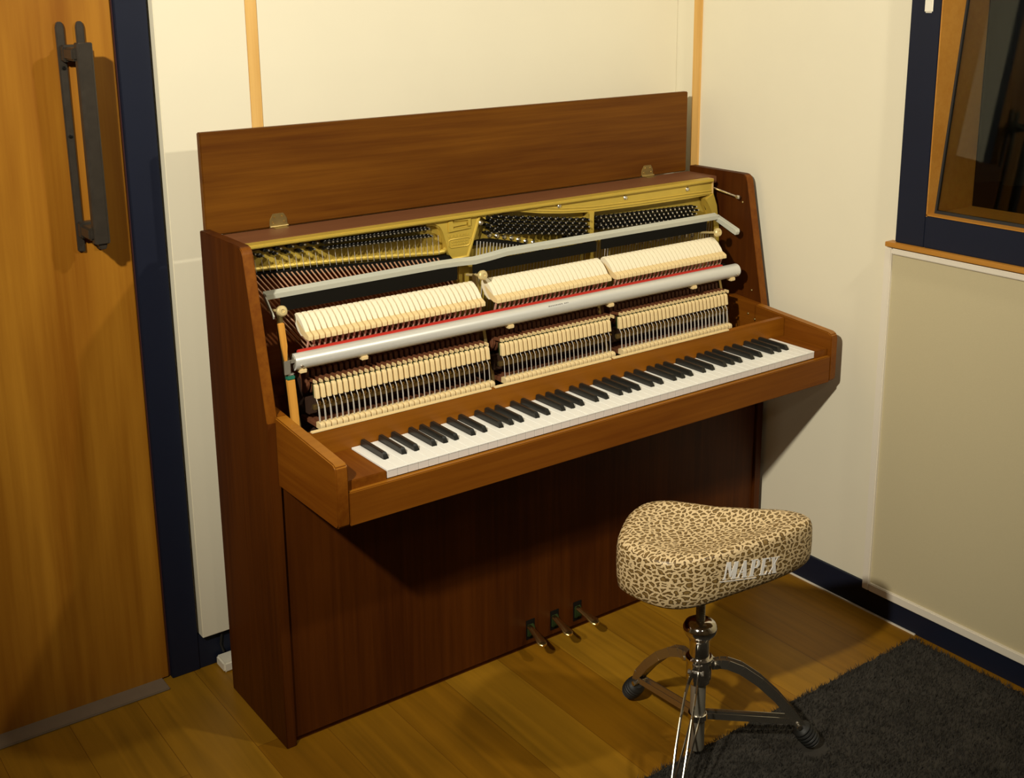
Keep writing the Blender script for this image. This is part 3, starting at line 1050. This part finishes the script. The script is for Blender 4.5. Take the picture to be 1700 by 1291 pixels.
# pedals
for i, (px_, tipx) in enumerate(((.540, .522), (.616, .603), (.690, .688))):
    q = MB()
    q.box(px_-.013, px_+.013, .2685, .2705, .028, .080)
    so = lab(q.build('pedal_slot', FELT_K, PO), 'dark slot in the lower panel')
    p_ = MB()
    pts = [(px_-.001, .285, .064), (lerp(px_, tipx, .3), .258, .062), (lerp(px_, tipx, .7), .222, .059), (tipx, .200, .0575)]
    rings = []
    for k, (c3_, wd, th) in enumerate(((pts[0], .0075, .005), (pts[1], .008, .005), (pts[2], .0105, .005), (pts[3], .0135, .005), ((tipx-.001, .192, .056), .0115, .0045), ((tipx-.0015, .1865, .055), .006, .003))):
        rings.append([p_.bm.verts.new((c3_[0]+wd*math.cos(2*PI*j/14), c3_[1], c3_[2]+th*math.sin(2*PI*j/14))) for j in range(14)])
    for P_, Q_ in zip(rings, rings[1:]):
        for j in range(14):
            p_.bm.faces.new((P_[j], P_[(j+1) % 14], Q_[(j+1) % 14], Q_[j]))
    p_.bm.faces.new(rings[0])
    p_.bm.faces.new(rings[-1][::-1])
    po = lab(p_.build('pedal', BRASS, PO), 'brass pedal')
    gf = MB().prism([(.2715, .036), (.2705, .070), (.262, .062), (.258, .046), (.264, .036)], 'x', px_-.010, px_+.010, bevel=.002).build('pedal_felt', FELT_G, po)
    gf.location = (0, 0, 0)

# ------------------------------------------------------------------ stool
ST = thing('drum_stool', 'chrome tripod stool with a leopard print saddle seat in front of the piano', 'stool', (.563, -.287, 0))
OUT = [(.388, -.240), (.392, -.290), (.408, -.333), (.436, -.359), (.480, -.378), (.540, -.388), (.638, -.396), (.708, -.397), (.768, -.390), (.790, -.372), (.789, -.345), (.768, -.312), (.72, -.268), (.668, -.222), (.625, -.168), (.59, -.134), (.545, -.122), (.49, -.140), (.432, -.180), (.400, -.210)]


def catmull(P, n):
    R_ = []
    m_ = len(P)
    for i in range(m_):
        a, b, c, d = [Vector((*P[(i+k) % m_], 0)) for k in (-1, 0, 1, 2)]
        for j in range(n):
            t = j/n
            R_.append(.5*((2*b)+(c-a)*t+(2*a-5*b+4*c-d)*t*t+(3*b-a-3*c+d)*t**3))
    return R_


oc = catmull(OUT, 6)
cen = Vector((.585, -.285, 0))
sm_ = MB()
levels = [(.02, .425), (.5, .426), (.85, .428), (.95, .432), (.99, .440), (1.005, .455), (1.008, .480), (1.004, .507), (.997, .517), (.983, .5245), (.955, .529), (.84, .532), (.70, .528), (.5, .522), (.3, .519), (.02, .518)]
rings = []
for s_, z_ in levels:
    row = []
    for p in oc:
        d = p-cen
        q = cen+d*s_
        zz = z_
        if z_ > .50:
            # front nose slightly higher, the middle dished
            zz += .006*max(0, d.y/.16)*s_
        if z_ < .45 and d.x < -.05:
            zz -= .008*min(1, (-d.x-.05)/.1)*s_
        row.append(sm_.bm.verts.new((q.x, q.y, zz)))
    rings.append(row)
n = len(oc)
for P_, Q_ in zip(rings, rings[1:]):
    for k in range(n):
        sm_.bm.faces.new((P_[k], P_[(k+1) % n], Q_[(k+1) % n], Q_[k]))
sm_.bm.faces.new(rings[0])
sm_.bm.faces.new(rings[-1][::-1])
seat = lab(sm_.build('seat', LEO, ST, smooth=60), 'leopard print vinyl saddle seat')
# UV map: round the side by arc length and height, flat across the top
uvl = seat.data.uv_layers.new(name='UVMap')
arc = [0.0]
for k in range(len(oc)):
    arc.append(arc[-1]+(oc[(k+1) % len(oc)]-oc[k]).length)
nn = len(oc)
for f in seat.data.polygons:
    lv = min(f.vertices)//nn
    col = [v % nn for v in f.vertices]
    wrap = max(col)-min(col) > nn/2
    for li in f.loop_indices:
        vi = seat.data.loops[li].vertex_index
        c_ = seat.data.vertices[vi].co
        if 2 <= lv <= 8 and len(f.vertices) == 4:
            k = vi % nn
            uvl.data[li].uv = (arc[k+nn if False else k] if not (wrap and k == 0) else arc[nn], c_.z)
        else:
            uvl.data[li].uv = (c_.x+3, c_.y+3)
# lettering on the side facing the camera
bvh = BVHTree.FromObject(seat, bpy.context.evaluated_depsgraph_get()) if False else None
bmt = bmesh.new()
bmt.from_mesh(seat.data)
bvh = BVHTree.FromBMesh(bmt)
LET = {   # strokes as quads in a unit-high box
    'M': [[(0, 0), (.10, 0), (.20, 1), (.10, 1)], [(-.06, 0), (.18, 0), (.18, .05), (-.06, .05)], [(.12, 1), (.38, 1), (.50, .12), (.40, .12)], [(.40, .12), (.48, .12), (.74, 1), (.66, 1)], [(.56, 0), (.80, 0), (.90, 1), (.64, 1)], [(.50, 0), (.88, 0), (.88, .05), (.50, .05)]],
    'A': [[(0, 0), (.07, 0), (.42, 1), (.34, 1)], [(-.06, 0), (.16, 0), (.16, .05), (-.06, .05)], [(.36, 0), (.62, 0), (.50, 1), (.30, 1)], [(.30, 0), (.70, 0), (.70, .05), (.30, .05)], [(.12, .30), (.44, .30), (.44, .37), (.12, .37)]],
    'P': [[(.05, 0), (.28, 0), (.36, 1), (.12, 1)], [(-.02, 0), (.36, 0), (.36, .05), (-.02, .05)], [(.05, .95), (.55, .95), (.55, 1), (.05, 1)], [(.50, 1), (.66, .90), (.68, .62), (.54, .50), (.46, .56), (.50, .70), (.50, .95)], [(.30, .48), (.54, .48), (.54, .54), (.30, .54)]],
    'E': [[(.05, 0), (.28, 0), (.36, 1), (.12, 1)], [(-.02, 0), (.56, 0), (.62, .22), (.56, .22), (.48, .06), (-.02, .06)], [(.05, .94), (.66, .94), (.70, .76), (.74, .76), (.72, 1), (.05, 1)], [(.30, .49), (.50, .49), (.50, .54), (.30, .54)]],
    'X': [[(.10, 1), (.34, 1), (.62, 0), (.36, 0)], [(0, 0), (.07, 0), (.66, 1), (.58, 1)], [(-.04, 0), (.18, 0), (.18, .05), (-.04, .05)], [(.30, 0), (.68, 0), (.68, .05), (.30, .05)], [(.04, .95), (.40, .95), (.40, 1), (.04, 1)], [(.50, .95), (.74, .95), (.74, 1), (.50, 1)]],
}
tx = MB()


def tp_(u, v):
    # u along the word 0..1, v height 0..1
    x_ = lerp(.520, .658, u)
    zb = lerp(.4760, .4520, u)
    hgt = lerp(.0360, .0350, u)
    return x_+v*.004, zb+v*hgt


def proj_poly(pts):
    n_ = len(pts)
    out = []
    for i in range(n_):      # subdivide edges so that the print hugs the cover
        a, b_ = pts[i], pts[(i+1) % n_]
        for k in range(3):
            out.append((lerp(a[0], b_[0], k/3), lerp(a[1], b_[1], k/3)))
    top, bot = [], []
    for u, v in out:
        x_, z_ = tp_(u, v)
        hit = bvh.ray_cast(Vector((x_, -1, z_)), Vector((0, 1, 0)))[0]
        y_ = hit.y if hit else -.395
        top.append(tx.bm.verts.new((x_, y_-.0009, z_)))
        bot.append(tx.bm.verts.new((x_, y_+.0005, z_)))
    tx.bm.faces.new(top)
    for i in range(len(top)):
        j = (i+1) % len(top)
        tx.bm.faces.new((top[i], bot[i], bot[j], top[j]))


u0 = 0.0
for ch, adv, wd in (('M', .255, .265), ('A', .215, .265), ('P', .205, .265), ('E', .185, .24), ('X', .16, .24)):
    for st in LET[ch]:
        proj_poly([(u0+a*wd, b_) for a, b_ in st])
    u0 += adv
for k in range(8):
    a, b_ = -.06+k*.085, -.06+(k+1)*.085
    proj_poly([(a, -.12), (b_, -.12), (b_, -.08), (a, -.08)])
lab(tx.build('seat_lettering', PRINT_W, seat, smooth=0), 'white MAPEX lettering').location = (0, 0, 0)

cx, cy = .563, -.287
MB().lathe([(.052, .4195), (.055, .4215), (.055, .4245), (.05, .4255)], (cx, cy, 0)).build('seat_plate', CHROME_D, ST)
# threaded rod
prof = []
z_ = .300
while z_ < .421:
    prof += [(.0078, z_), (.0098, z_+.0013), (.0098, z_+.0022), (.0078, z_+.0035)]
    z_ += .0042
MB().lathe(prof, (cx, cy, 0), seg=20).build('threaded_rod', CHROME_D, ST)
MB().lathe([(.0105, .329), (.022, .3285), (.031, .323), (.0355, .314), (.0355, .306), (.032, .299), (.0255, .291), (.0215, .280), (.0205, .262), (.0215, .248), (.0, .248)], (cx, cy, 0), seg=32).build('height_collar', CHROME, ST)
hub = MB().lathe([(.0, .2485), (.0255, .2480), (.0285, .245), (.0285, .238), (.0275, .236), (.0275, .215), (.0265, .198), (.0235, .196), (.0235, .188), (0, .188)], (cx, cy, 0), seg=32).build('hub', CHROME, ST)
MB().lathe([(.0, .188), (.0160, .188), (.0160, .030), (.0150, .027), (.0, .027)], (cx, cy, 0), seg=28).build('centre_tube', CHROME_D, ST)
lc = MB().lathe([(.0165, .098), (.0195, .099), (.0195, .112), (.0165, .113)], (cx, cy, 0), seg=28).build('brace_collar', CHROME, ST)
foot_dirs = [(0.03, 0.245), (0.2215, -0.1250), (-0.2050, -0.1420)]
for fx, fy in foot_dirs:
    L_ = math.hypot(fx, fy)
    d = Vector((fx, fy, 0)).normalized()
    s = Vector((-d.y, d.x, 0))
    C_ = Vector((cx, cy, 0))
    leg = MB()
    path = [(.026, .224), (.045, .226), (.060, .224), (.090, .210), (.130, .179), (.170, .138), (.205, .094), (L_-.022, .052)]
    for sd in (-1, 1):
        offs = [.004, .006, .0075, .0095, .0105, .0105, .0095, .006]
        for (A_, B_), o1, o2 in zip(zip(path, path[1:]), offs, offs[1:]):
            dr = Vector((B_[0]-A_[0], 0, B_[1]-A_[1])).normalized()
            nr = Vector((-dr.z, 0, dr.x))
            def W(p, o_, side, hgt):
                return C_+d*(p[0]+nr.x*hgt)+Vector((0, 0, p[1]+nr.z*hgt))+s*(sd*(o_+side))
            vs = [leg.bm.verts.new(v) for v in (W(A_, o1, 0, -.010), W(A_, o1, .0018, -.010), W(A_, o1, .0018, .010), W(A_, o1, 0, .010),
                                               W(B_, o2, 0, -.010), W(B_, o2, .0018, -.010), W(B_, o2, .0018, .010), W(B_, o2, 0, .010))]
            for f in ((0, 1, 2, 3), (7, 6, 5, 4), (0, 4, 5, 1), (1, 5, 6, 2), (2, 6, 7, 3), (3, 7, 4, 0)):
                leg.bm.faces.new([vs[i] for i in f])
    lg_ = leg.build('leg', CHROME_L, ST, smooth=25)
    # bolts
    for r_, z_ in ((.034, .226), (L_-.034, .066)):
        bt_ = MB()
        a = C_+d*r_+Vector((0, 0, z_))
        bt_.tube([a-s*.0165, a-s*.0125, a-s*.0124, a+s*.0124, a+s*.0125, a+s*.0165], [.0055, .0055, .0035, .0035, .0055, .0055], 8)
        bt_.build('leg_bolt', STEEL, lg_).location = (0, 0, 0)
    br_ = MB()
    for sd in (-1, 1):
        A_, B_ = C_+d*.019+Vector((0, 0, .107))+s*(sd*.008), C_+d*(L_-.048)+Vector((0, 0, .078))+s*(sd*.0075)
        vs = []
        for P_ in (A_, B_):
            for a, hgt in ((0, -.007), (.0015, -.007), (.0015, .007), (0, .007)):
                vs.append(br_.bm.verts.new(P_+s*(sd*a)+Vector((0, 0, hgt))))
        for f in ((0, 1, 2, 3), (7, 6, 5, 4), (0, 4, 5, 1), (1, 5, 6, 2), (2, 6, 7, 3), (3, 7, 4, 0)):
            br_.bm.faces.new([vs[i] for i in f])
    br_.build('brace', CHROME_L, ST, smooth=25)
    # ribbed rubber foot
    ft = MB()
    a = C_+d*(L_-.028)+Vector((0, 0, .058))
    ax = (d*.62+Vector((0, 0, -1))*.78).normalized()
    pf = [(0, -.004), (.012, -.003), (.0165, .002)]
    hh2 = .004
    for k in range(5):
        r1 = .0185+.0028*math.sin(PI*(k+1)/6)
        pf += [(r1, hh2), (r1+.0012, hh2+.0025), (r1, hh2+.005), (r1-.0028, hh2+.0068)]
        hh2 += .0085
    pf += [(.019, hh2), (.012, hh2+.004), (0, hh2+.005)]
    ft.lathe(pf, a, ax, 22)
    for v in ft.bm.verts:
        zf = .0075 if fy < 0 else .0005
        if v.co.z < zf:
            v.co.z = zf
    ft.build('rubber_foot', RUBBER, ST)
